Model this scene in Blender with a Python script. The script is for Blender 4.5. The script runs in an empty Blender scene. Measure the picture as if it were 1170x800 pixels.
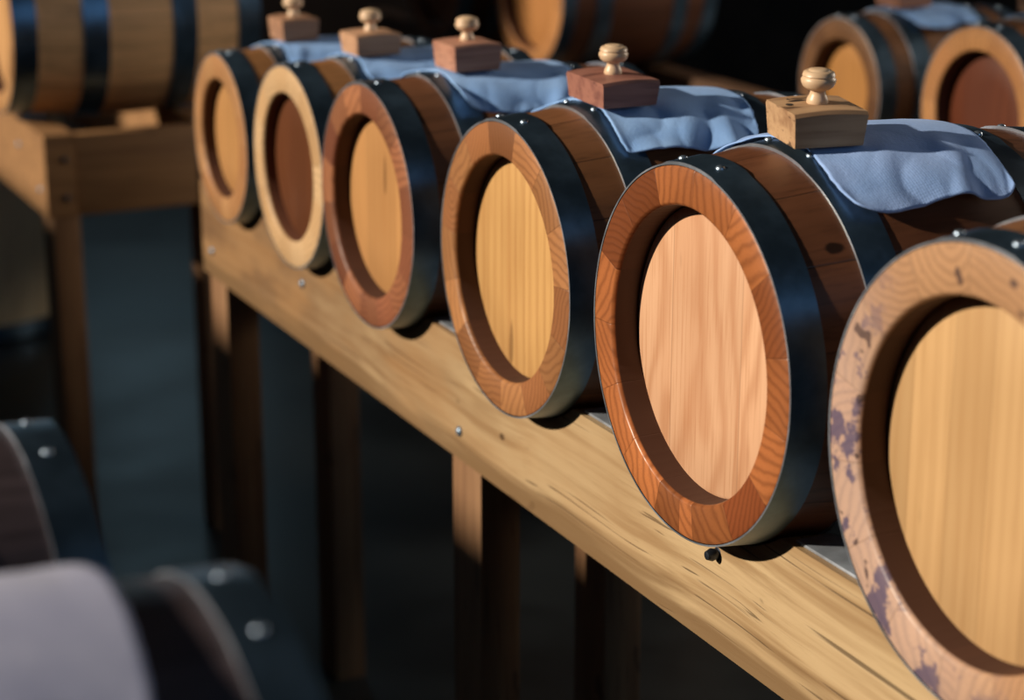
import bpy, bmesh, math, random
from mathutils import Vector, Matrix, noise
random.seed(7)
S = bpy.context.scene
C = S.collection
PI = math.pi
R = math.radians

# ------------------------------------------------------------------ materials
class NT:
    """small node helper"""
    def __init__(s, name, rough=0.5, metal=0.0, spec=0.5):
        s.m = bpy.data.materials.new(name); s.m.use_nodes = True
        s.t = s.m.node_tree; s.b = s.t.nodes['Principled BSDF']
        s.b.inputs['Roughness'].default_value = rough
        s.b.inputs['Metallic'].default_value = metal
        s.b.inputs['Specular IOR Level'].default_value = spec
        s.co = s.n('ShaderNodeTexCoord').outputs['Object']
    def n(s, typ, **kw):
        nd = s.t.nodes.new(typ)
        for k, v in kw.items(): setattr(nd, k, v)
        return nd
    def link(s, a, b):
        if isinstance(a, (int, float)): b.default_value = a
        elif isinstance(a, (tuple, list)): b.default_value = (*a, 1)[:len(b.default_value)]
        else: s.t.links.new(a, b)
    def M(s, op, a, b=0.0, c=None, clamp=False):
        nd = s.n('ShaderNodeMath', operation=op, use_clamp=clamp)
        s.link(a, nd.inputs[0]); s.link(b, nd.inputs[1])
        if c is not None: s.link(c, nd.inputs[2])
        return nd.outputs[0]
    def V(s, op, a, b=(0, 0, 0), scale=None):
        nd = s.n('ShaderNodeVectorMath', operation=op)
        for i, x in enumerate((a, b)):
            if isinstance(x, (tuple, list)): nd.inputs[i].default_value = x
            else: s.t.links.new(x, nd.inputs[i])
        if scale is not None: s.link(scale, nd.inputs['Scale'])
        return nd.outputs['Value'] if op in ('LENGTH', 'DOT_PRODUCT') else nd.outputs['Vector']
    def sep(s, v):
        nd = s.n('ShaderNodeSeparateXYZ'); s.t.links.new(v, nd.inputs[0]); return nd.outputs
    def comb(s, x=0.0, y=0.0, z=0.0):
        nd = s.n('ShaderNodeCombineXYZ')
        for i, a in enumerate((x, y, z)): s.link(a, nd.inputs[i])
        return nd.outputs[0]
    def noise(s, vec, scale=1.0, detail=3.0, rough=0.5, dist=0.0):
        nd = s.n('ShaderNodeTexNoise'); s.t.links.new(vec, nd.inputs['Vector'])
        nd.inputs['Scale'].default_value = scale; nd.inputs['Detail'].default_value = detail
        nd.inputs['Roughness'].default_value = rough; nd.inputs['Distortion'].default_value = dist
        return nd.outputs['Fac']
    def white(s, x):
        nd = s.n('ShaderNodeTexWhiteNoise', noise_dimensions='1D'); s.link(x, nd.inputs['W'])
        return nd.outputs['Value'], nd.outputs['Color']
    def scale(s, v, sx, sy, sz):
        return s.V('MULTIPLY', v, (sx, sy, sz))
    def mix(s, f, a, b, blend='MIX'):
        nd = s.n('ShaderNodeMix', data_type='RGBA', blend_type=blend)
        s.link(f, nd.inputs[0]); s.link(a, nd.inputs[6]); s.link(b, nd.inputs[7])
        return nd.outputs[2]
    def ss(s, x, a, b):
        """smooth step from a to b"""
        nd = s.n('ShaderNodeMapRange', interpolation_type='SMOOTHSTEP')
        s.link(x, nd.inputs[0]); nd.inputs[1].default_value = a; nd.inputs[2].default_value = b
        return nd.outputs[0]
    def color(s, c): s.link(c, s.b.inputs['Base Color'])
    def rough(s, r): s.link(r, s.b.inputs['Roughness'])
    def bump(s, h, strength=0.3, dist=0.002):
        nd = s.n('ShaderNodeBump'); nd.inputs['Strength'].default_value = strength
        nd.inputs['Distance'].default_value = dist
        s.link(h, nd.inputs['Height']); s.t.links.new(nd.outputs[0], s.b.inputs['Normal'])

def mul(c, k): return tuple(x * k for x in c)

def stave_material(name, end_a, end_b, body, seed, rough=0.42, stain=None, var=0.55, chime=None, knot=None):
    """end grain of the staves on the rim, long dark staves on the outside. local Y is the barrel's axis, N staves"""
    m = NT(name, rough)
    x, y, z = m.sep(m.co)
    n = 15
    ang = m.M('ARCTAN2', x, z)
    a = m.M('ADD', m.M('MULTIPLY', ang, n / (2 * PI)), seed * 0.37 + 50)
    k = m.M('FLOOR', a); fr = m.M('FRACT', a)
    v, vc = m.white(m.M('ADD', k, seed * 13.1))
    # --- end grain: arcs of growth rings, a different centre for every stave
    r_ = m.sep(vc)
    p2 = m.comb(x, 0.0, z)
    cen = m.V('SCALE', m.V('SUBTRACT', vc, (0.5, 0.5, 0.5)), scale=0.42)
    q = m.V('MULTIPLY', m.V('ADD', p2, cen), (1, 0, 1))
    wob = m.noise(m.V('ADD', p2, vc), 22, 2)
    rad = m.V('LENGTH', q)
    ring = m.M('SINE', m.M('ADD', m.M('MULTIPLY', m.M('MULTIPLY', rad, m.M('ADD', m.M('MULTIPLY', v, .7), .6)), 2 * PI / 0.0078), m.M('MULTIPLY', wob, 15)))
    ringf = m.M('POWER', m.M('ADD', m.M('MULTIPLY', ring, 0.5), 0.5), 2.2)
    fine = m.noise(m.scale(m.co, 1, 0.4, 1), 420, 2)
    col = m.mix(v, end_a, end_b)
    tone = m.M('ADD', m.M('MULTIPLY', m.sep(vc)[1], var), 1 - var * 0.55)
    col = m.mix(1.0, col, m.comb(tone, tone, tone), 'MULTIPLY')
    col = m.mix(m.M('MULTIPLY', ringf, 0.40), col, mul(end_b, 0.45))
    col = m.mix(m.ss(fine, 0.52, 0.72), col, m.mix(0.16, col, (0.05, 0.02, 0.01)))
    big = m.noise(m.co, 9, 3)
    col = m.mix(m.M('MULTIPLY', m.ss(big, 0.4, 0.75), 0.35), col, mul(end_b, 0.55))
    if stain:                      # spilled wine dried on the rim, pale lavender tint towards its lower left
        sp = m.noise(m.co, 34, 4, 0.62)
        low = m.ss(m.M('ADD', x, m.M('MULTIPLY', z, 0.62)), 0.02, -0.15)
        msk = m.M('MULTIPLY', m.ss(sp, 0.54, 0.60), low)
        col = m.mix(m.M('MULTIPLY', low, 0.28), col, stain[0])
        col = m.mix(m.M('MULTIPLY', msk, 0.8), col, stain[1])
        sp2 = m.noise(m.co, 60, 1, 0.4)
        col = m.mix(m.M('MULTIPLY', m.ss(sp2, 0.70, 0.73), 0.8), col, (0.05, 0.03, 0.035))
    # --- outside: grain runs along the axis
    g = m.noise(m.V('ADD', m.scale(m.co, 60, 3.2, 60), vc), 3.0, 4, 0.6)
    g2 = m.noise(m.scale(m.co, 14, 2.5, 14), 2.5, 3, 0.6)
    tb = m.M('ADD', m.M('MULTIPLY', v, 0.5), 0.72)
    bc = m.mix(1.0, body, m.comb(tb, tb, tb), 'MULTIPLY')
    bc = m.mix(m.M('MULTIPLY', m.ss(g, 0.45, 0.75), 0.65), bc, mul(body, 0.32))
    bc = m.mix(m.M('MULTIPLY', m.ss(g2, 0.35, 0.8), 0.4), bc, mul(body, 1.5))
    if knot:                       # one dark knot on the outside
        kd = m.V('LENGTH', m.V('MULTIPLY', m.V('SUBTRACT', m.co, knot), (1.0, .8, 1.5)))
        kd = m.M('ADD', kd, m.M('MULTIPLY', m.noise(m.co, 120, 2), .004))
        bc = m.mix(m.M('MULTIPLY', m.ss(kd, .0105, .0070), .9), bc, (.012, .006, .004))
    seam = m.M('ABSOLUTE', m.M('SUBTRACT', fr, 0.5))
    sm = m.ss(seam, 0.486, 0.497)
    bc = m.mix(m.M('MULTIPLY', sm, 0.8), bc, mul(body, 0.12))
    col = m.mix(m.M('MULTIPLY', sm, 0.35), col, mul(end_b, 0.3))
    ay = m.sep(m.n('ShaderNodeTexCoord').outputs['Normal'])[1]
    fc = m.ss(m.M('ABSOLUTE', ay), 0.45, 0.6)
    # the chime (inner wall) is cut end grain as well: nearer the axis than the outside
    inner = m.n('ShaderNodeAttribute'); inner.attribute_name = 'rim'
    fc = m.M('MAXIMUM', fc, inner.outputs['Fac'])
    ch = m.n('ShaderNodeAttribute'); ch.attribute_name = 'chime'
    col = m.mix(ch.outputs['Fac'], col, m.mix(m.M('MULTIPLY', v, .6), chime or (.050, .016, .008), chime or (.085, .028, .013)))   # shade of the recess put into the inner wall's colour
    m.color(m.mix(fc, bc, col))
    m.rough(m.M('ADD', m.M('MULTIPLY', ch.outputs['Fac'], .25), m.M('ADD', m.M('MULTIPLY', big, .16), rough - .08)))
    m.bump(m.M('SUBTRACT', m.M('MULTIPLY', m.mix(fc, g, ringf), 0.35), sm), 0.25, 0.0015)
    return m.m

def head_material(name, light, dark, seed, plank=0.055, cath=1.0, rough=0.45, contrast=0.5, angle=0.0, period=.016, zs=.22):
    """upright boards with growth-ring figure; local X/Z is the plane of the head"""
    m = NT(name, rough)
    ro = m.n('ShaderNodeVectorRotate', rotation_type='Y_AXIS'); m.link(m.co, ro.inputs['Vector']); ro.inputs['Angle'].default_value = angle
    x, y, z = m.sep(ro.outputs[0])
    pl = m.M('ADD', m.M('DIVIDE', x, plank), seed * 0.71 + 20.3)
    k = m.M('FLOOR', pl); fr = m.M('FRACT', pl)
    v, vc = m.white(m.M('ADD', k, seed * 5.7))
    base = m.V('ADD', m.comb(m.M('MULTIPLY', x, 1.0), 0.0, m.M('MULTIPLY', z, zs)), vc)
    w = m.noise(base, 9.0, 2, 0.45)
    f = m.M('SINE', m.M('ADD', m.M('MULTIPLY', x, 2 * PI / period), m.M('MULTIPLY', w, 34 * cath)))
    f = m.M('POWER', m.M('ADD', m.M('MULTIPLY', f, 0.5), 0.5), 2.0)
    st = m.noise(m.V('ADD', m.comb(m.M('MULTIPLY', x, 130), 0.0, m.M('MULTIPLY', z, 5)), vc), 2.2, 3, 0.6)
    broad = m.noise(m.V('ADD', m.comb(m.M('MULTIPLY', x, 9), 0.0, m.M('MULTIPLY', z, 2.6)), vc), 1.6, 2)
    tv = m.M('ADD', m.M('MULTIPLY', v, 0.24), 0.86)
    c = m.mix(1.0, light, m.comb(tv, tv, tv), 'MULTIPLY')
    c = m.mix(m.M('MULTIPLY', f, contrast * 0.55), c, dark)
    c = m.mix(m.M('MULTIPLY', m.ss(st, 0.45, 0.8), contrast * 0.8), c, dark)
    c = m.mix(m.M('MULTIPLY', m.ss(broad, 0.45, 0.75), 0.30), c, mul(dark, 1.1))
    kn = m.noise(m.V('ADD', m.scale(m.co, 30, 1, 8), (seed, 0, seed)), 1.3, 1, 0.3)
    c = m.mix(m.M('MULTIPLY', m.ss(kn, 0.76, 0.80), 0.55), c, mul(dark, 0.35))
    seam = m.ss(m.M('ABSOLUTE', m.M('SUBTRACT', fr, 0.5)), 0.488, 0.498)
    c = m.mix(m.M('MULTIPLY', seam, 0.35), c, mul(dark, 0.4))
    m.color(c)
    m.bump(m.M('ADD', m.M('MULTIPLY', st, 0.4), seam), 0.12, 0.001)
    return m.m

def plank_material(name, light, dark, axis='X', rough=0.55, cracks=0.8, seed=0.0, contrast=0.7, brown_end=None):
    """sawn timber, grain along one local axis"""
    m = NT(name, rough)
    sx, sy, sz = {'X': (2.2, 64, 64), 'Y': (64, 2.2, 64), 'Z': (64, 64, 2.2)}[axis]
    co = m.V('ADD', m.co, (seed, seed * 1.3, seed * 0.7))
    warp = m.noise(co, 2.2, 2)
    st = m.V('ADD', m.scale(co, sx, sy, sz), m.comb(warp, m.M('MULTIPLY', warp, 2.6), m.M('MULTIPLY', warp, 2.9)))
    g = m.noise(st, 1.0, 3, 0.55)
    g2 = m.noise(m.scale(st, 4, 4, 4), 1.2, 4, 0.65)
    br = m.noise(m.scale(co, *{'X': (1.5, 5, 7), 'Y': (5, 1.5, 7), 'Z': (6, 6, 1.5)}[axis]), 1.5, 2)
    c = m.mix(m.M('MULTIPLY', m.ss(g, 0.40, 0.72), contrast), light, dark)
    c = m.mix(m.M('MULTIPLY', m.ss(g2, 0.5, 0.8), contrast * 0.5), c, mul(dark, 0.7))
    c = m.mix(m.M('MULTIPLY', m.ss(br, 0.45, 0.75), 0.45), c, dark)
    kv = m.noise(m.scale(co, *{'X': (16, 40, 40), 'Y': (40, 16, 40), 'Z': (40, 40, 16)}[axis]), 1.0, 1, 0.3)
    c = m.mix(m.M('MULTIPLY', m.ss(kv, 0.765, 0.79), cracks), c, mul(dark, 0.12))
    cr = m.noise(m.scale(st, 1.0, 3.2, 3.2), 1.0, 2, 0.4)
    crk = m.M('MULTIPLY', m.ss(cr, 0.635, 0.70), cracks)
    c = m.mix(m.M('MULTIPLY', crk, 0.8), c, mul(dark, 0.2))
    if brown_end:                  # browner, blotched timber towards one end of the beam, darker along the lower arris
        x, y, z = m.sep(m.co)
        bl = m.noise(m.scale(co, 3.2, 9, 9), 1.6, 3, .55)
        k = m.ss(m.M('ADD', x, m.M('MULTIPLY', m.M('SUBTRACT', bl, .5), 1.6)), .55, -.95)
        c = m.mix(m.M('MULTIPLY', k, .85), c, m.mix(m.ss(bl, .42, .62), brown_end[0], brown_end[1]))
        lowz = m.M('ADD', z, m.M('MULTIPLY', m.M('SUBTRACT', g, .5), -.07))
        c = m.mix(m.M('MULTIPLY', m.ss(lowz, -.026, -.060), .85), c, mul(dark, .62))
    m.color(c)
    m.bump(m.M('SUBTRACT', m.M('MULTIPLY', g2, 0.5), crk), 0.35, 0.0015)
    return m.m

def steel_material(name, base, rough=0.32, metal=0.85, scuff=0.5):
    m = NT(name, rough, metal)
    a = m.noise(m.co, 16, 4, 0.6); b = m.noise(m.scale(m.co, 1, 6, 1), 90, 3)
    m.color(m.mix(m.ss(a, 0.35, 0.75), base, mul(base, 1.9)))
    m.rough(m.M('ADD', m.M('MULTIPLY', a, scuff * 0.4), m.M('ADD', m.M('MULTIPLY', b, 0.12), rough - 0.16)))
    m.bump(a, 0.06, 0.002)
    return m.m

def cloth_material(name, c1, c2):
    m = NT(name, 0.95, 0, 0.15)
    w1 = m.M('SINE', m.M('MULTIPLY', m.sep(m.co)[0], 2600)); w2 = m.M('SINE', m.M('MULTIPLY', m.sep(m.co)[1], 2600))
    n1 = m.noise(m.co, 14, 4); n2 = m.noise(m.co, 300, 2)
    c = m.mix(m.ss(n1, 0.35, 0.7), c1, c2)
    c = m.mix(m.M('MULTIPLY', n2, 0.25), c, mul(c2, 0.6))
    m.color(c)
    m.b.inputs['Sheen Weight'].default_value = 0.05
    m.bump(m.M('ADD', m.M('ADD', m.M('MULTIPLY', w1, 0.1), m.M('MULTIPLY', w2, 0.1)), n2), 0.3, 0.001)
    return m.m

def plain(name, c, rough=0.6, metal=0.0, var=0.3, sc=12):
    m = NT(name, rough, metal)
    n = m.noise(m.co, sc, 4)
    m.color(m.mix(m.ss(n, 0.3, 0.75), mul(c, 1 - var), mul(c, 1 + var)))
    m.bump(n, 0.15, 0.003)
    return m.m

HOOP = steel_material('blued hoop steel', (0.080, 0.135, 0.200), 0.34, 0.88)
EDGE = steel_material('bare hoop edge', (0.46, 0.52, 0.62), 0.36, 0.85)
RIVET = steel_material('rivet steel', (0.30, 0.38, 0.48), 0.36, 0.9)
BOLT = steel_material('bolt zinc', (0.20, 0.27, 0.36), 0.45, 0.8)
DARKBOLT = steel_material('dark bolt iron', (0.05, 0.06, 0.08), 0.4, 0.8)
KNOB = head_material('turned pale beech', (0.80, 0.58, 0.38), (0.50, 0.28, 0.14), 3, 0.4, 1.0, 0.38, 0.5)
CLOTH = cloth_material('pale blue linen', (0.24, 0.44, 0.84), (0.34, 0.57, 0.98))
CLOTHV = cloth_material('lilac blue linen', (0.26, 0.43, 0.80), (0.37, 0.55, 0.97))
CLOTHL = cloth_material('lavender grey linen', (0.36, 0.38, 0.55), (0.48, 0.50, 0.66))

# ------------------------------------------------------------------ mesh helpers
def link_mesh(name, bm, mats, parent=None, loc=None, sharp=38, smooth=True):
    bmesh.ops.recalc_face_normals(bm, faces=bm.faces)
    me = bpy.data.meshes.new(name); bm.to_mesh(me); bm.free()
    for m in (mats if isinstance(mats, (list, tuple)) else [mats]): me.materials.append(m)
    if smooth:
        for p in me.polygons: p.use_smooth = True
        me.set_sharp_from_angle(angle=R(sharp))
    o = bpy.data.objects.new(name, me); C.objects.link(o)
    if parent: o.parent = parent
    if loc is not None: o.location = loc
    return o

def thing(name, label, cat, loc=(0, 0, 0), rotz=0.0, group=None):
    o = bpy.data.objects.new(name, None); C.objects.link(o)
    o.empty_display_size = 0.05
    o.location = loc; o.rotation_euler = (0, 0, rotz); o['label'] = label; o['category'] = cat
    if group: o['group'] = group
    return o

def tag(o, label, cat, group=None):
    o['label'] = label; o['category'] = cat
    if group: o['group'] = group
    return o

def lathe_y(bm, prof, seg=112, closed=False, mat=None, rim=None, dr=None):
    """rings of (radius, y) around local Y. dr(angle, i) adds to the radius"""
    rings = []
    for i, (r, y) in enumerate(prof):
        if r < 1e-6: rings.append([bm.verts.new((0, y, 0))]); continue
        rings.append([bm.verts.new(((r + (dr(2 * PI * k / seg, i) if dr else 0)) * math.sin(2 * PI * k / seg), y,
                                    (r + (dr(2 * PI * k / seg, i) if dr else 0)) * math.cos(2 * PI * k / seg))) for k in range(seg)])
    n = len(rings)
    for i in range(n if closed else n - 1):
        a, b = rings[i], rings[(i + 1) % n]
        for k in range(seg):
            k2 = (k + 1) % seg
            if len(a) == 1 and len(b) == 1: continue
            if len(a) == 1: f = bm.faces.new((a[0], b[k], b[k2]))
            elif len(b) == 1: f = bm.faces.new((a[k2], a[k], b[0]))
            else: f = bm.faces.new((a[k2], a[k], b[k], b[k2]))
            if mat: f.material_index = mat[i]
    return rings

def box(bm, x0, x1, y0, y1, z0, z1, bev=0.0):
    v = [bm.verts.new(p) for p in ((x0, y0, z0), (x1, y0, z0), (x1, y1, z0), (x0, y1, z0), (x0, y0, z1), (x1, y0, z1), (x1, y1, z1), (x0, y1, z1))]
    fs = [bm.faces.new([v[i] for i in f]) for f in ((0, 3, 2, 1), (4, 5, 6, 7), (0, 1, 5, 4), (1, 2, 6, 5), (2, 3, 7, 6), (3, 0, 4, 7))]
    if bev:
        es = list({e for f in fs for e in f.edges})
        bmesh.ops.bevel(bm, geom=es, offset=bev, segments=2, affect='EDGES', profile=0.6)

def boxobj(name, mat, parent, x0, x1, y0, y1, z0, z1, bev=0.003):
    """box with its own origin at its centre"""
    cx, cy, cz = (x0 + x1) / 2, (y0 + y1) / 2, (z0 + z1) / 2
    bm = bmesh.new(); box(bm, x0 - cx, x1 - cx, y0 - cy, y1 - cy, z0 - cz, z1 - cz, bev)
    off = parent.location if parent else Vector((0, 0, 0))
    return link_mesh(name, bm, mat, parent, (cx - off[0], cy - off[1], cz - off[2]), 30)

def dome(bm, r, h, seg=14):
    prof = [(0, h), (r * .45, h * .93), (r * .8, h * .62), (r, h * .18), (r, -0.001)]
    rings = []
    for rr, z in prof:
        rings.append([bm.verts.new((0, 0, z))] if rr == 0 else [bm.verts.new((rr * math.cos(2 * PI * k / seg), rr * math.sin(2 * PI * k / seg), z)) for k in range(seg)])
    for a, b in zip(rings, rings[1:]):
        for k in range(seg):
            k2 = (k + 1) % seg
            if len(a) == 1: bm.faces.new((a[0], b[k], b[k2]))
            else: bm.faces.new((a[k], b[k], b[k2], a[k2]))
    bm.faces.new(rings[-1][::-1])

def lathe_z(bm, prof, seg=40):
    rings = []
    for r, z in prof:
        rings.append([bm.verts.new((0, 0, z))] if r < 1e-6 else [bm.verts.new((r * math.cos(2 * PI * k / seg), r * math.sin(2 * PI * k / seg), z)) for k in range(seg)])
    for a, b in zip(rings, rings[1:]):
        for k in range(seg):
            k2 = (k + 1) % seg
            if len(a) == 1: bm.faces.new((a[0], b[k], b[k2]))
            elif len(b) == 1: bm.faces.new((a[k2], a[k], b[0]))
            else: bm.faces.new((a[k], b[k], b[k2], a[k2]))

# ------------------------------------------------------------------ barrels
BUL = {.1184: .09, .1304: .060, .1423: .062, .150: .045, .140: .045}     # how far each barrel swells at the belly
def bulge(Re): return BUL.get(Re, .105)
def brad(Re, L, y):
    t = (y - L / 2) / (L / 2)
    return Re + Re * bulge(Re) * (.5 * (1 - t * t) + .25 * (1 + math.cos(PI * t)))

def make_barrel(X, Yf, Re, z, L, label, group, stave_m, head_m, depth=0.025, hw=None, phase=0.0, rivet=1.0, seg=112, ring=0.034, hoop_gap=None, rot=0.0):
    """X, Yf: centre line and front face; z: height of the axis above the rack's top"""
    t = thing('wooden_barrel', label, 'barrel', (X, Yf + L / 2, z - Re * (1 + bulge(Re))), rot, group)
    zc = Re * (1 + bulge(Re))
    h2 = L / 2
    ri = Re - ring
    prof = [(ri - .0015, -h2 + depth + .012), (ri - .0005, -h2 + .0045), (ri, -h2 + .0030), (ri + .0012, -h2 + .0008), (ri + .003, -h2), (Re - .003, -h2), (Re - .0005, -h2 + .0012)]
    for k in range(1, 24):
        y = L * k / 24
        prof.append((brad(Re, L, y), y - h2))
    prof += [(Re - .0005, h2 - .0012), (Re - .003, h2), (ri + .003, h2), (ri + .0012, h2 - .0008), (ri, h2 - .003), (ri - .0005, h2 - .0045), (ri - .0015, h2 - depth - .012)]
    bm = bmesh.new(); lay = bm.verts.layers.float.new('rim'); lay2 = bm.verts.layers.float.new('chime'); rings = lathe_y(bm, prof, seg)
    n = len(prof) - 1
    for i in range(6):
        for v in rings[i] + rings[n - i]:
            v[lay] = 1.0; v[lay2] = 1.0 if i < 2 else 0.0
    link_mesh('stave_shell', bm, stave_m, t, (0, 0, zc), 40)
    for s in (-1, 1):
        bm = bmesh.new()
        yi = s * (h2 - depth)
        lathe_y(bm, [(0, yi), (ri * .5, yi), (ri - .004, yi), (ri - .0005, yi - s * .0025), (ri - .0005, yi - s * .010), (0, yi - s * .010)], 72)
        link_mesh('head', bm, head_m, t, (0, 0, zc), 40)
    w = hw or .033
    g = hoop_gap or (.078 * L / .37)
    th = .0016
    for (ya, yb) in ((.0008, w), (g, g + w * 1.03), (L - g - w * 1.03, L - g), (L - w, L - .0008)):
        pc = phase + random.uniform(-.05, .05) + R(-1)
        lap0, lap1 = pc - R(14), pc + R(15)
        ys = [ya + (yb - ya) * j / 4 for j in range(5)]
        prof = [(brad(Re, L, y) + .0001, y - h2) for y in ys] + [(brad(Re, L, y) + th, y - h2) for y in ys[::-1]]
        def dr(a, i):
            aa = (a + PI) % (2 * PI) - PI
            return .0013 if (i >= 5 and lap0 < aa < lap1) else 0.0
        mats = [0] * 10; mats[4] = 1; mats[9] = 1
        bm = bmesh.new(); lathe_y(bm, prof, seg, True, mats, dr=dr)
        hp = link_mesh('hoop', bm, [HOOP, EDGE], t, (0, 0, zc), 35)
        ym = (ya + yb) / 2
        for da in (-12, 9):
            aa = pc + R(da)
            bm = bmesh.new(); dome(bm, .0042 * rivet, .0027 * rivet)
            rv = link_mesh('rivet', bm, RIVET, hp, None, 60)
            rr = brad(Re, L, ym) + th + .0010
            rv.location = (rr * math.sin(aa), ym - h2, rr * math.cos(aa))
            rv.rotation_euler = (0, aa, 0)
    return t

def make_cloth(X, Yf, Re, z, L, label, group, mat, y0, y1, p0, p1, seed, flare=.008, rag=.004, lift=.0032):
    bm = bmesh.new(); nu, nv = 64, 90
    rows = []
    W = (y1 - y0)
    for i in range(nu + 1):
        row = []
        for j in range(nv + 1):
            u = i / nu; v = j / nv
            # rounded, slightly ragged outline
            uu = abs(2 * u - 1); vv = abs(2 * v - 1)
            shrink = 1 - .10 * uu ** 6
            a = (p0 + p1) / 2 + (p1 - p0) / 2 * (2 * v - 1) * shrink
            a += R(1.3) * math.sin(u * 7 + seed * 2) * (vv ** 3) * (1 if v > .5 else -1)
            y = y0 + W * (.5 + (u - .5) * (1 - .08 * vv ** 6))
            y += .007 * math.sin(v * 6 + seed * 3) * uu ** 3
            y += rag * .25 * noise.noise(Vector((v * 30, u * 3, seed))) * uu ** 8
            r = brad(Re, L, y) + lift
            edge = vv ** 2
            f = noise.noise(Vector((u * 3.1 + seed * 5, v * 3.5 - seed, seed)))
            f2 = noise.noise(Vector((u * 6.5 - seed * 3 + v * 3, v * 5.0, seed + 9)))
            fold = abs(f) * .013 * (.06 + .94 * edge) + abs(f2) * .0035 * (.06 + .94 * edge)
            fold += .006 * max(0, math.sin((u * 2.3 + v * 1.1 + seed) * PI)) ** 6 * edge
            # ends stand off the barrel a little where the cloth creases
            fold += flare * (uu ** 6) * edge * (.5 + .5 * math.sin(v * 9 + seed))
            if vv < .30: fold *= (vv / .30)
            r += max(0, fold)
            row.append(bm.verts.new((r * math.sin(a), y - L / 2, r * math.cos(a))))
        rows.append(row)
    for i in range(nu):
        for j in range(nv):
            bm.faces.new((rows[i][j], rows[i + 1][j], rows[i + 1][j + 1], rows[i][j + 1]))
    o = link_mesh('cloth', bm, mat, None, (X, Yf + L / 2, z), 180)
    md = o.modifiers.new('thickness', 'SOLIDIFY'); md.thickness = .0016; md.offset = 1
    return tag(o, label, 'cloth', group)

def make_cover(X, Y, z, label, w, l, h, mat, rotz=0.0, tilt=0.0, knob=1.0, kx=0.0, pits=False, group=None, kmat=None):
    t = thing('bung_cover', label, 'barrel lid', (X, Y, z), rotz, group)
    t.rotation_euler = (0, tilt, rotz)
    bm = bmesh.new()
    n = 10; sec = []
    for i in range(n + 1):
        u = i / n; y = -l / 2 + l * u
        arch = .0022 * (1 - (2 * u - 1) ** 2)
        k = .93
        sec.append([bm.verts.new(p) for p in ((-w / 2 * k, y * k, 0), (w / 2 * k, y * k, 0), (w / 2, y, h - .003 + arch), (w / 2 - .002, y, h + arch), (-w / 2 + .002, y, h + arch), (-w / 2, y, h - .003 + arch))])
    for a, b in zip(sec, sec[1:]):
        for k in range(6): bm.faces.new((a[k], a[(k + 1) % 6], b[(k + 1) % 6], b[k]))
    bm.faces.new(sec[0][::-1]); bm.faces.new(sec[-1])
    link_mesh('block', bm, mat, t, (0, 0, 0), 30)
    if pits:
        for k, (px, py) in enumerate(((-.020, -.016), (-.020, -.002), (-.002, -.024))):
            bm = bmesh.new(); lathe_z(bm, [(0, .0004), (.0032, .0004), (.0034, 0), (0, 0)], 12)
            o = link_mesh('worm_hole', bm, HOLE, t, (px, py, h + .0012), 30); o['label'] = 'small dark hole'
    s = knob
    bm = bmesh.new()
    lathe_z(bm, [(r * s * .87, zz * s * .73) for r, zz in ((0, 0), (.0100, 0), (.0106, .002), (.0100, .006), (.0082, .010), (.0072, .014), (.0078, .0165), (.0120, .0175), (.0150, .0205), (.0166, .0245), (.0172, .028),
               (.0158, .0305), (.0152, .0315), (.0160, .033), (.0150, .0365), (.0118, .0388), (.0106, .0385), (.0098, .0398), (.0050, .0408), (0, .041))], 40)
    link_mesh('knob', bm, kmat or KNOB, t, (kx, 0, h + .0018), 50)
    return t

HOLE = plain('dark hole', (0.012, 0.008, 0.006), 0.9)

# material sets for the six barrels of the front row (far to near)
SPEC = [
 # X, Re, d, e, label, end_a, end_b, body, head light, head dark, depth
 (-2.7690, .1184, .0787, .0157, 'smallest barrel at the far end of the main row, tan rim and pale round head',
  (.50, .27, .12), (.38, .18, .075), (.26, .12, .045), (.46, .24, .09), (.29, .13, .045), .020),
 (-2.4841, .1304, .0797, .0150, 'second smallest barrel of the main row, pale cream rim around a dark red-brown head',
  (.72, .50, .29), (.58, .36, .18), (.28, .13, .05), (.125, .040, .013), (.060, .016, .007), .018),
 (-2.1933, .1423, .0870, .0112, 'barrel with reddish-brown rim and smooth tan head, between the cream-rimmed one and the wavy-grained one',
  (.36, .15, .07), (.20, .065, .035), (.16, .065, .03), (.50, .26, .10), (.33, .145, .05), .023),
 (-1.8280, .1505, .0845, .0115, 'barrel with orange-tan rim and honey yellow planked head, left of the glossy red-rimmed barrel',
  (.46, .215, .085), (.29, .115, .045), (.17, .072, .03), (.60, .35, .135), (.35, .155, .05), .024),
 (-1.4543, .1635, .0889, .0100, 'barrel in sharp focus with glossy red-orange rim and pink-tan swirling grain head',
  (.44, .155, .052), (.21, .058, .020), (.16, .062, .03), (.66, .39, .235), (.42, .18, .08), .026),
 (-1.0720, .1706, .0837, .0120, 'largest nearest barrel cut off by the right edge, pale rim marked with purple wine stains',
  (.56, .33, .18), (.46, .25, .13), (.20, .09, .04), (.54, .34, .165), (.37, .20, .08), .026),
]
ROW = []
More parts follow.
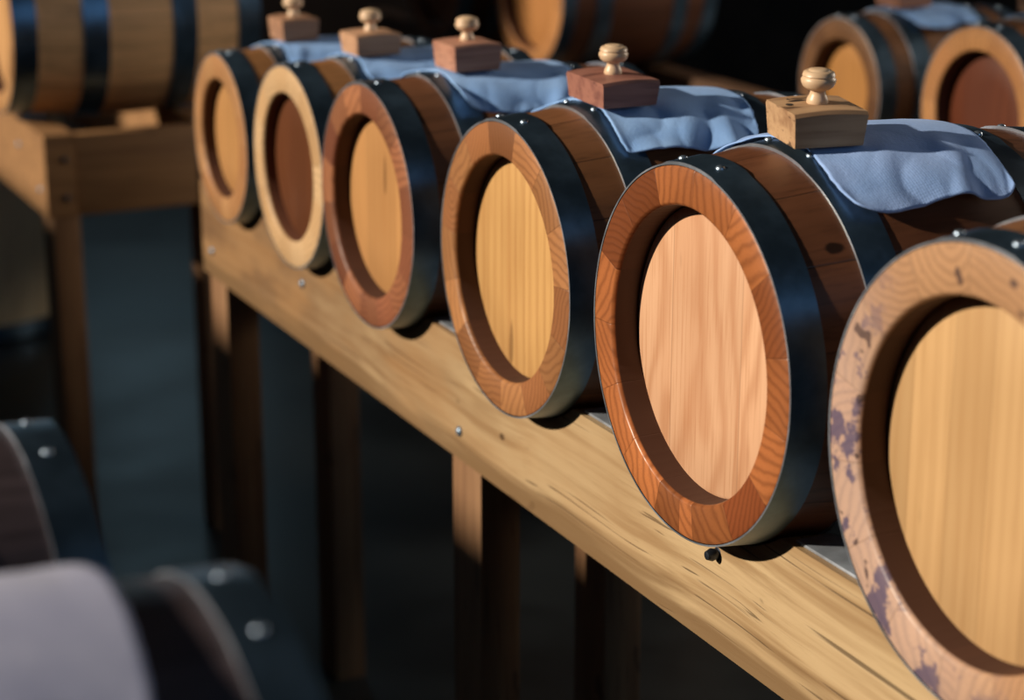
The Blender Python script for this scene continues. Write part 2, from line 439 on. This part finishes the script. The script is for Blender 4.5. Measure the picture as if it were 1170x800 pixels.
for i, (X, Re, d, e, lab, ea, eb, bo, hl, hd, dep) in enumerate(SPEC):
    L = .20 + .52 * 2 * Re
    stain = ((.56, .48, .54), (.055, .05, .13)) if i == 5 else None
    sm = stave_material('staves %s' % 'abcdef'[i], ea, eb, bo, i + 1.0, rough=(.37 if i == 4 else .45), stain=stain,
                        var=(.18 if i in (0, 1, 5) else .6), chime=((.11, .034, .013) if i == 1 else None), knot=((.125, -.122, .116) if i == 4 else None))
    hm = head_material('head boards %s' % 'abcdef'[i], hl, hd, i + 2.0, plank=(.115 if i == 4 else .045), cath=(.95 if i == 4 else .35),
                       period=(.045 if i == 4 else .016), zs=(.42 if i == 4 else .22),
                       rough=(.55 if i == 4 else .42), contrast=(.85 if i == 4 else .6 if i == 3 else .42))
    z = Re + e
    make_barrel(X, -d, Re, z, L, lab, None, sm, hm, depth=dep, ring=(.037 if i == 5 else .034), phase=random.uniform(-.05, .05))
    ROW.append((X, -d, Re, z, L))

CL = ['pale blue cloth on the smallest, farthest barrel of the main row',
      'pale blue cloth over the cream-rimmed barrel with the dark head',
      'pale blue cloth over the barrel with the reddish-brown rim and smooth tan head',
      'light blue cloth with curled right end on the barrel with the honey yellow head',
      'blue-lilac creased cloth on the glossy red-rimmed barrel, below the weathered pale block',
      'blue cloth on the nearest barrel at the right edge']
for i, (X, Yf, Re, z, L) in enumerate(ROW[:5]):
    gap = .078 * L / .37
    make_cloth(X, Yf, Re, z, L, CL[i], 'cloths over the bungholes of the main row', CLOTHV if i == 4 else CLOTH, gap + .014, L - gap - .030, R(-44), R(41), 1.3 + i * 2.17)

BL = [plank_material('block wood tan', (.44, .24, .14), (.18, .08, .05), 'Y', .6, .5, 1.1),
      plank_material('block wood light', (.56, .33, .20), (.30, .14, .08), 'Y', .6, .5, 2.1),
      plank_material('block wood reddish', (.48, .24, .16), (.24, .09, .06), 'Y', .6, .5, 3.1),
      plank_material('block wood dark', (.34, .15, .11), (.13, .045, .04), 'Y', .5, .4, 4.4),
      plank_material('block wood weathered', (.56, .36, .20), (.20, .09, .04), 'Y', .7, 1.0, 5.7)]
BLK = [  # dX, off from the face, w, l, h, rotz, tilt
 (-.010, .120, .060, .055, .030, 0, 0, 'small tan block with a round knob on the farthest barrel'),
 (.006, .118, .060, .062, .026, 0, 0, 'light brown block with a round knob, second from the far end of the main row'),
 (.006, .130, .064, .060, .030, 0, 0, 'reddish block with a pale knob, middle of the five knobbed blocks on the main row'),
 (.018, .116, .080, .064, .025, 0, .03, 'dark red-brown block with a pale knob on the barrel with the honey yellow head'),
 (.016, .114, .064, .066, .029, -10, .05, 'pale weathered block with worm holes and a turned knob on the red-rimmed barrel'),
]
for i, (dx, off, w, l, h, rz, tl, lab) in enumerate(BLK):
    X, Yf, Re, z, L = ROW[i]
    zt = z + brad(Re, L, off) + .0052 - (1 - math.cos(dx / Re)) * Re * .6
    make_cover(X + dx, Yf + off, zt, lab, w, l, h, BL[i], R(rz), tl, 1.0 if i > 2 else .95, pits=(i == 4), group='knobbed blocks on the main row')

# ------------------------------------------------------------------ racks
BX = (-2.009, -2.518, -2.916, -1.452)
BZ = (-.0722, -.0214, -.0654, -.0145)
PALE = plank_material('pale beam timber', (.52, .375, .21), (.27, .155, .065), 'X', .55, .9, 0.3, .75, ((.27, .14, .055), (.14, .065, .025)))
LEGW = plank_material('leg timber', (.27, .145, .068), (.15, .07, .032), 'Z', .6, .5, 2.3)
BROWN = plank_material('brown beam timber', (.34, .18, .075), (.20, .10, .042), 'Y', .6, .5, 1.7)
STRIP = steel_material('dull zinc strip', (.30, .34, .40), .5, .6)

def notched_beam(name, mat, parent, x0, x1, y0, y1, z0, z1, barrels):
    """beam with a shallow cradle cut for every barrel, following the barrel's taper"""
    front, back = [(x0, z1)], [(x0, z1)]
    for (X, Yf, Re, z, L) in sorted(barrels):
        def rr(y): return brad(Re, L, min(max(y - Yf, 0), L)) + .0030
        if not (Yf < y0 and y1 < Yf + L) or min(rr(y0), rr(y1)) <= z - z1: continue
        for ring, y in ((front, y0), (back, y1)):
            r = rr(y); a = math.acos((z - z1) / r)
            for k in range(25):
                t = -a + 2 * a * k / 24
                ring.append((X + r * math.sin(t), z - r * math.cos(t)))
    front.append((x1, z1)); back.append((x1, z1))
    bm = bmesh.new()
    cx, cy, cz = (x0 + x1) / 2, (y0 + y1) / 2, (z0 + z1) / 2
    fr = [bm.verts.new((x - cx, y0 - cy, zz - cz)) for x, zz in front]; bk = [bm.verts.new((x - cx, y1 - cy, zz - cz)) for x, zz in back]
    fb = [bm.verts.new((x - cx, y0 - cy, z0 - cz)) for x, zz in front]; bb = [bm.verts.new((x - cx, y1 - cy, z0 - cz)) for x, zz in back]
    for k in range(len(front) - 1):
        bm.faces.new((fb[k], fb[k + 1], fr[k + 1], fr[k])); bm.faces.new((bb[k + 1], bb[k], bk[k], bk[k + 1]))
        bm.faces.new((fr[k], fr[k + 1], bk[k + 1], bk[k])); bm.faces.new((fb[k + 1], fb[k], bb[k], bb[k + 1]))
    bm.faces.new((fb[0], fr[0], bk[0], bb[0])); bm.faces.new((fb[-1], bb[-1], bk[-1], fr[-1]))
    off = parent.location
    return link_mesh(name, bm, mat, parent, (cx - off[0], cy - off[1], cz - off[2]), 20)

FLOOR = -.80
def bolt(parent, x, y, z, axis='Y', mat=None, r=.0062):
    bm = bmesh.new(); dome(bm, r, r * .7)
    o = link_mesh('bolt', bm, mat or BOLT, parent, None, 60)
    off = parent.location; o.location = (x - off[0], y - off[1], z - off[2])
    o.rotation_euler = (R(90), 0, 0) if axis == 'Y' else (0, R(90), 0)
    return o

def make_rack(label, x0, x1, yf, yr, barrels, legs, beam_m, leg_m, rail_m, bt=.055, H=.15, strips=True, bolts=(), endrail=None, zt=0.0, lw=.082):
    t = thing('barrel_rack', label, 'rack', ((x0 + x1) / 2, (yf + yr + bt) / 2, FLOOR))
    zb = zt - H
    notched_beam('front_beam', beam_m, t, x0, x1, yf, yf + bt, zb, zt, barrels)
    notched_beam('rear_beam', beam_m, t, x0, x1, yr, yr + bt, zb, zt, barrels)
    for lx in legs:
        for y in (yf + .008, yr + .001):
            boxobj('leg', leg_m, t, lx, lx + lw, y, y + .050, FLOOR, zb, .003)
        boxobj('cross_rail', rail_m, t, lx + .018, lx + .064, yf + bt + .0005, yr - .0005, zb, -.060, .003)
    if endrail is not None:
        boxobj('end_rail', rail_m, t, endrail, endrail + .03, yf + bt + .0005, yr - .0005, zb, zt - .002, .003)
    if strips:
        xs = sorted(barrels)
        for k in range(len(xs) - 1):
            hw = [math.sqrt(max(1e-4, brad(c[2], c[4], yf + bt - c[1]) ** 2 - (c[3] - zt) ** 2)) + .010 for c in xs]
            a, b = xs[k][0] + hw[k], xs[k + 1][0] - hw[k + 1]
            if b - a > .02: boxobj('top_strip', STRIP, t, a, b, yf + .006, yf + bt - .003, zt + .0002, zt + .0032, .001)
    for b in bolts: bolt(t, *b)
    return t

make_rack('long pale pine rack with front beam carrying the six barrels of the main row', -2.964, -.66, -.050, .1175, ROW,
          (-2.959, -2.049, -1.037), PALE, LEGW, LEGW, bt=.045, H=.1421, zt=.0360, lw=.078,
          bolts=((BX[2], -.05, BZ[2]), (BX[0], -.05, BZ[0]), (BX[1], -.05, BZ[1]), (-1.0, -.05, -.045)))
# the small dark stud on the beam under the red-rimmed barrel
bm = bmesh.new(); lathe_z(bm, [(0, .012), (.004, .011), (.006, .006), (.0045, .0), (.0075, -.001), (.0075, -.003), (0, -.003)], 16)
o = link_mesh('iron_stud', bm, DARKBOLT, None, (BX[3], -.0505, BZ[3]), 40); o.rotation_euler = (R(90), 0, 0)
tag(o, 'small blackened stud on the front of the pale beam, just under the red-rimmed barrel', 'stud')

# far rack, end-on, with the big barrel
SB = stave_material('staves of far rack barrel', (.55, .30, .13), (.42, .21, .08), (.68, .40, .19), 21., rough=.5, var=.3)
HB = head_material('head of far rack barrel', (.6, .34, .15), (.4, .2, .08), 31.)
LB = (-3.800, -.175, .165, .165 + .015, .46)
make_barrel(LB[0], LB[1], LB[2], LB[3], LB[4], 'large brown barrel seen side-on at upper left, resting on the far rack', None, SB, HB, hw=.045, hoop_gap=.125, seg=96)
FARB = [LB]
make_rack('brown timber rack at the left with a broad end rail, beyond the main row', -6.0, -3.60, -.14, .145, FARB,
          (-3.684, -5.95), BROWN, LEGW, BROWN, strips=False, endrail=-3.632,
          bolts=((-3.80, -.14, -.05), (-3.645, -.14, -.105), (-3.60, -.105, -.045, 'X', DARKBOLT), (-3.60, -.105, -.115, 'X', DARKBOLT)))

# second row behind
R2 = [(-3.8622, .9418, .1587, .1587 + .016, .365), (-2.7804, .9768, .1136, .1136 + .014, .318), (-2.3889, .9486, .1308, .1308 + .015, .336), (-4.34, .9318, .168, .180, .37)]
lab2 = ['barrel with lit orange head in the dark background behind the middle of the main row',
        'smaller barrel of the background row at upper right, shadowed brown rim and orange head',
        'barrel at the right edge of the background row, orange rim around a dark red-brown head',
        'very dark barrel in the background behind the far end of the main row']
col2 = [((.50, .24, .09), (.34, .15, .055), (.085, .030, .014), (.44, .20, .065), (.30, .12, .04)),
        ((.17, .085, .04), (.11, .05, .022), (.16, .07, .03), (.36, .17, .05), (.22, .10, .03)),  # the rim's shadow is put into these dark brown rim colours
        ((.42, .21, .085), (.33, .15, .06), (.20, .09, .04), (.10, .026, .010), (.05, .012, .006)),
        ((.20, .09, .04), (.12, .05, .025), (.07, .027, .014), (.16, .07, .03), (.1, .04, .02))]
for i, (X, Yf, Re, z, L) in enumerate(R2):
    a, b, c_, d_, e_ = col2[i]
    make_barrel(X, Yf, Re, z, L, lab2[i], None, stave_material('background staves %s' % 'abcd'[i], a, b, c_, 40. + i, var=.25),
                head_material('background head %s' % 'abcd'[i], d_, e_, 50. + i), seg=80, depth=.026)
for i, lab in ((1, 'pale grey-blue cloth on the smaller background barrel at upper right'), (2, 'pale grey-blue cloth on the background barrel with the dark head')):
    X, Yf, Re, z, L = R2[i]; gap = .078 * L / .37
    make_cloth(X, Yf, Re, z, L, lab, 'cloths on the background row', CLOTH, gap + .02, L - gap - .035, R(-44), R(40), 20 + i * 1.7)
    make_cover(X + .005, Yf + .118, z + brad(Re, L, .118) + .0052, ['', 'tan knobbed block on the smaller background barrel at upper right', 'tan knobbed block on the background barrel with the dark head'][i], .068, .066, .03, BL[1 if i == 2 else 2], 0, 0, 1.0, group='knobbed blocks on the background row')
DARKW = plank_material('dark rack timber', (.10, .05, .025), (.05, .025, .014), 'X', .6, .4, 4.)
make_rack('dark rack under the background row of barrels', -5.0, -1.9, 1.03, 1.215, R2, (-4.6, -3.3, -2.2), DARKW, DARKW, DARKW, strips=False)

# front row, seen from behind at lower left
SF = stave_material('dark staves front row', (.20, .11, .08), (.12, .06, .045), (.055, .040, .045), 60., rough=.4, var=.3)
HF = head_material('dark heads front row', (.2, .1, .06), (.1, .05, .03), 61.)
F1 = (-.858, -.668 - .356, .150, .150 + .012 - .013, .356)
F2 = (-1.175, -.688 - .346, .140, .140 + .012 - .011, .346)
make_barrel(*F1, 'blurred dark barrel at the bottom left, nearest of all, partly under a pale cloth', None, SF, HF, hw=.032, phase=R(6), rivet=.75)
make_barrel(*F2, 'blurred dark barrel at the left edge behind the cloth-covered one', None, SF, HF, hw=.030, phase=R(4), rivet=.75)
make_cloth(*F1, 'thick lavender-grey cloth on the nearest barrel at the bottom left corner', None, CLOTHL, .09, .279, R(-50), R(75), 33.3, flare=.004, lift=.0075)
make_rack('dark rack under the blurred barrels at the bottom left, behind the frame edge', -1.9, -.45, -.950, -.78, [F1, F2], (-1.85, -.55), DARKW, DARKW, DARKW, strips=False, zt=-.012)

# upright cask far under the left rack
bm = bmesh.new(); lathe_z(bm, [(0, 0), (.21, 0), (.235, .01), (.262, .20), (.27, .33), (.262, .46), (.235, .64), (.225, .65), (.20, .65), (.20, .63), (0, .63)], 72)
CASK = plank_material('pale cask wood', (.80, .66, .42), (.60, .46, .27), 'Z', .7, .4, 9.)
ck = thing('upright_cask', 'pale upright cask on the floor under the far rack, cut off by the left edge', 'barrel', (-5.30, .035, FLOOR))
link_mesh('cask_body', bm, CASK, ck, (0, 0, 0), 40)
for zz, r in ((.03, .244), (.60, .2425)):
    bm = bmesh.new(); lathe_z(bm, [(r, zz - .02), (r + .003, zz - .02), (r + .003, zz + .02), (r, zz + .02), (r, zz - .02)], 72)
    link_mesh('hoop', bm, HOOP, ck, (0, 0, 0), 40)

# ------------------------------------------------------------------ the room
def struct(name, mat, *b, bev=0):
    o = boxobj(name, mat, None, *b, bev=0); o['kind'] = 'structure'; return o
fl = NT('worn concrete floor', .42)
fa = fl.noise(fl.co, 2.0, 5, .6); fb = fl.noise(fl.co, 30, 3)
fl.color(fl.mix(fl.ss(fa, .3, .75), (.013, .015, .016), (.036, .044, .046)))
fl.rough(fl.M('ADD', fl.M('MULTIPLY', fa, .35), .22)); fl.bump(fb, .15, .002)
WALL = plain('dark plastered wall', (.060, .040, .032), .9, 0, .35, 3)
CEIL = plain('dark timber ceiling', (.035, .028, .024), .9, 0, .3, 4)
XL, XR, YB, YF, ZC = -8.0, 2.6, 3.4, -2.65, 3.7
struct('floor', fl.m, XL, XR, YF, YB, FLOOR - .1, FLOOR)
struct('ceiling', CEIL, XL, XR, YF, YB, ZC, ZC + .1)
struct('wall_left', WALL, XL - .2, XL, YF, YB, FLOOR, ZC)

def wall_y(name, y0, y1, xa, xb, openings, mat):
    """wall in the XZ plane with openings (x0,x1,z0,z1), non overlapping, sorted by x"""
    bm = bmesh.new(); x = xa
    for (a, b, za, zb) in openings:
        box(bm, x, a, y0, y1, FLOOR, ZC); box(bm, a, b, y0, y1, FLOOR, za); box(bm, a, b, y0, y1, zb, ZC); x = b
    box(bm, x, xb, y0, y1, FLOOR, ZC)
    o = link_mesh(name, bm, mat, None, None, 20); o['kind'] = 'structure'; return o
wall_y('wall_front', YF - .2, YF, XL, XR, [(-4.88, -.80, .955, 1.95)], WALL)
wall_y('wall_back', YB, YB + .2, XL, XR, [(-2.85, -1.55, .65, 1.65)], WALL)  # unseen opening added to go with the warm fill lamp
# wall on the camera's side, with a window opening
bm = bmesh.new()
box(bm, XR, XR + .2, YF, .05, FLOOR, ZC); box(bm, XR, XR + .2, 1.65, YB, FLOOR, ZC)
box(bm, XR, XR + .2, .05, 1.65, FLOOR, .55); box(bm, XR, XR + .2, .05, 1.65, 3.35, ZC)
o = link_mesh('wall_right', bm, WALL, None, None, 20); o['kind'] = 'structure'

# ------------------------------------------------------------------ light
SUN_AZ, SUN_EL = R(14), R(23)
sd = bpy.data.lights.new('sun', 'SUN'); sd.energy = 5.1; sd.angle = R(1.5); sd.color = (1.0, .86, .68)
so = bpy.data.objects.new('sun', sd); C.objects.link(so)
dirv = Vector((math.sin(SUN_AZ) * math.cos(SUN_EL), math.cos(SUN_AZ) * math.cos(SUN_EL), -math.sin(SUN_EL)))
so.rotation_euler = dirv.to_track_quat('-Z', 'Y').to_euler(); so.location = (-2, -4, 2.5)

def area(name, loc, target, sx, sy, power, col):
    l = bpy.data.lights.new(name, 'AREA'); l.shape = 'RECTANGLE'; l.size = sx; l.size_y = sy; l.energy = power; l.color = col
    o = bpy.data.objects.new(name, l); C.objects.link(o); o.location = loc
    o.rotation_euler = (Vector(target) - Vector(loc)).to_track_quat('-Z', 'Y').to_euler(); return o
area('daylight_right_window', (XR - .02, .85, 1.95), (-2, .2, 1.2), 1.5, 2.7, 14, (.42, .70, 1.0))
area('back_warm_fill', (-2.2, YB - .02, 1.15), (-3.8, 0, .1), 1.2, .9, 48, (1.0, .84, .66))  # added warm lamp to brighten the far rack's barrel, no window known there
area('daylight_front_window', (-2.7, YF - .25, 1.36), (-2.6, 1.5, .0), 3.8, .9, 1.5, (.50, .72, 1.0))
area('daylight_left_window', (XL + .05, .9, .55), (-5.4, .6, -.8), 1.3, 1.1, 4.5, (.50, .82, 1.0))

w = bpy.data.worlds.new('world'); S.world = w; w.use_nodes = True
w.node_tree.nodes['Background'].inputs[0].default_value = (.35, .6, 1, 1); w.node_tree.nodes['Background'].inputs[1].default_value = .35

# ------------------------------------------------------------------ camera
yaw, pitch = .4484, .2915
cd = bpy.data.cameras.new('camera'); cd.sensor_width = 36; cd.lens = 36 * 2351.13 / 1170; cd.clip_start = .02
co = bpy.data.objects.new('camera', cd); C.objects.link(co); S.camera = co
co.location = (0, -.9512, .6842)
F = Vector((-math.cos(yaw) * math.cos(pitch), math.sin(yaw) * math.cos(pitch), -math.sin(pitch)))
co.rotation_euler = F.to_track_quat('-Z', 'Y').to_euler()
cd.dof.use_dof = True; cd.dof.focus_distance = 1.83; cd.dof.aperture_fstop = 4.0

vs = S.view_settings
vs.view_transform = 'Standard'; vs.look = 'None'; vs.exposure = 0.0; vs.gamma = 1.0; vs.use_curve_mapping = False
S.cycles.max_bounces = 8
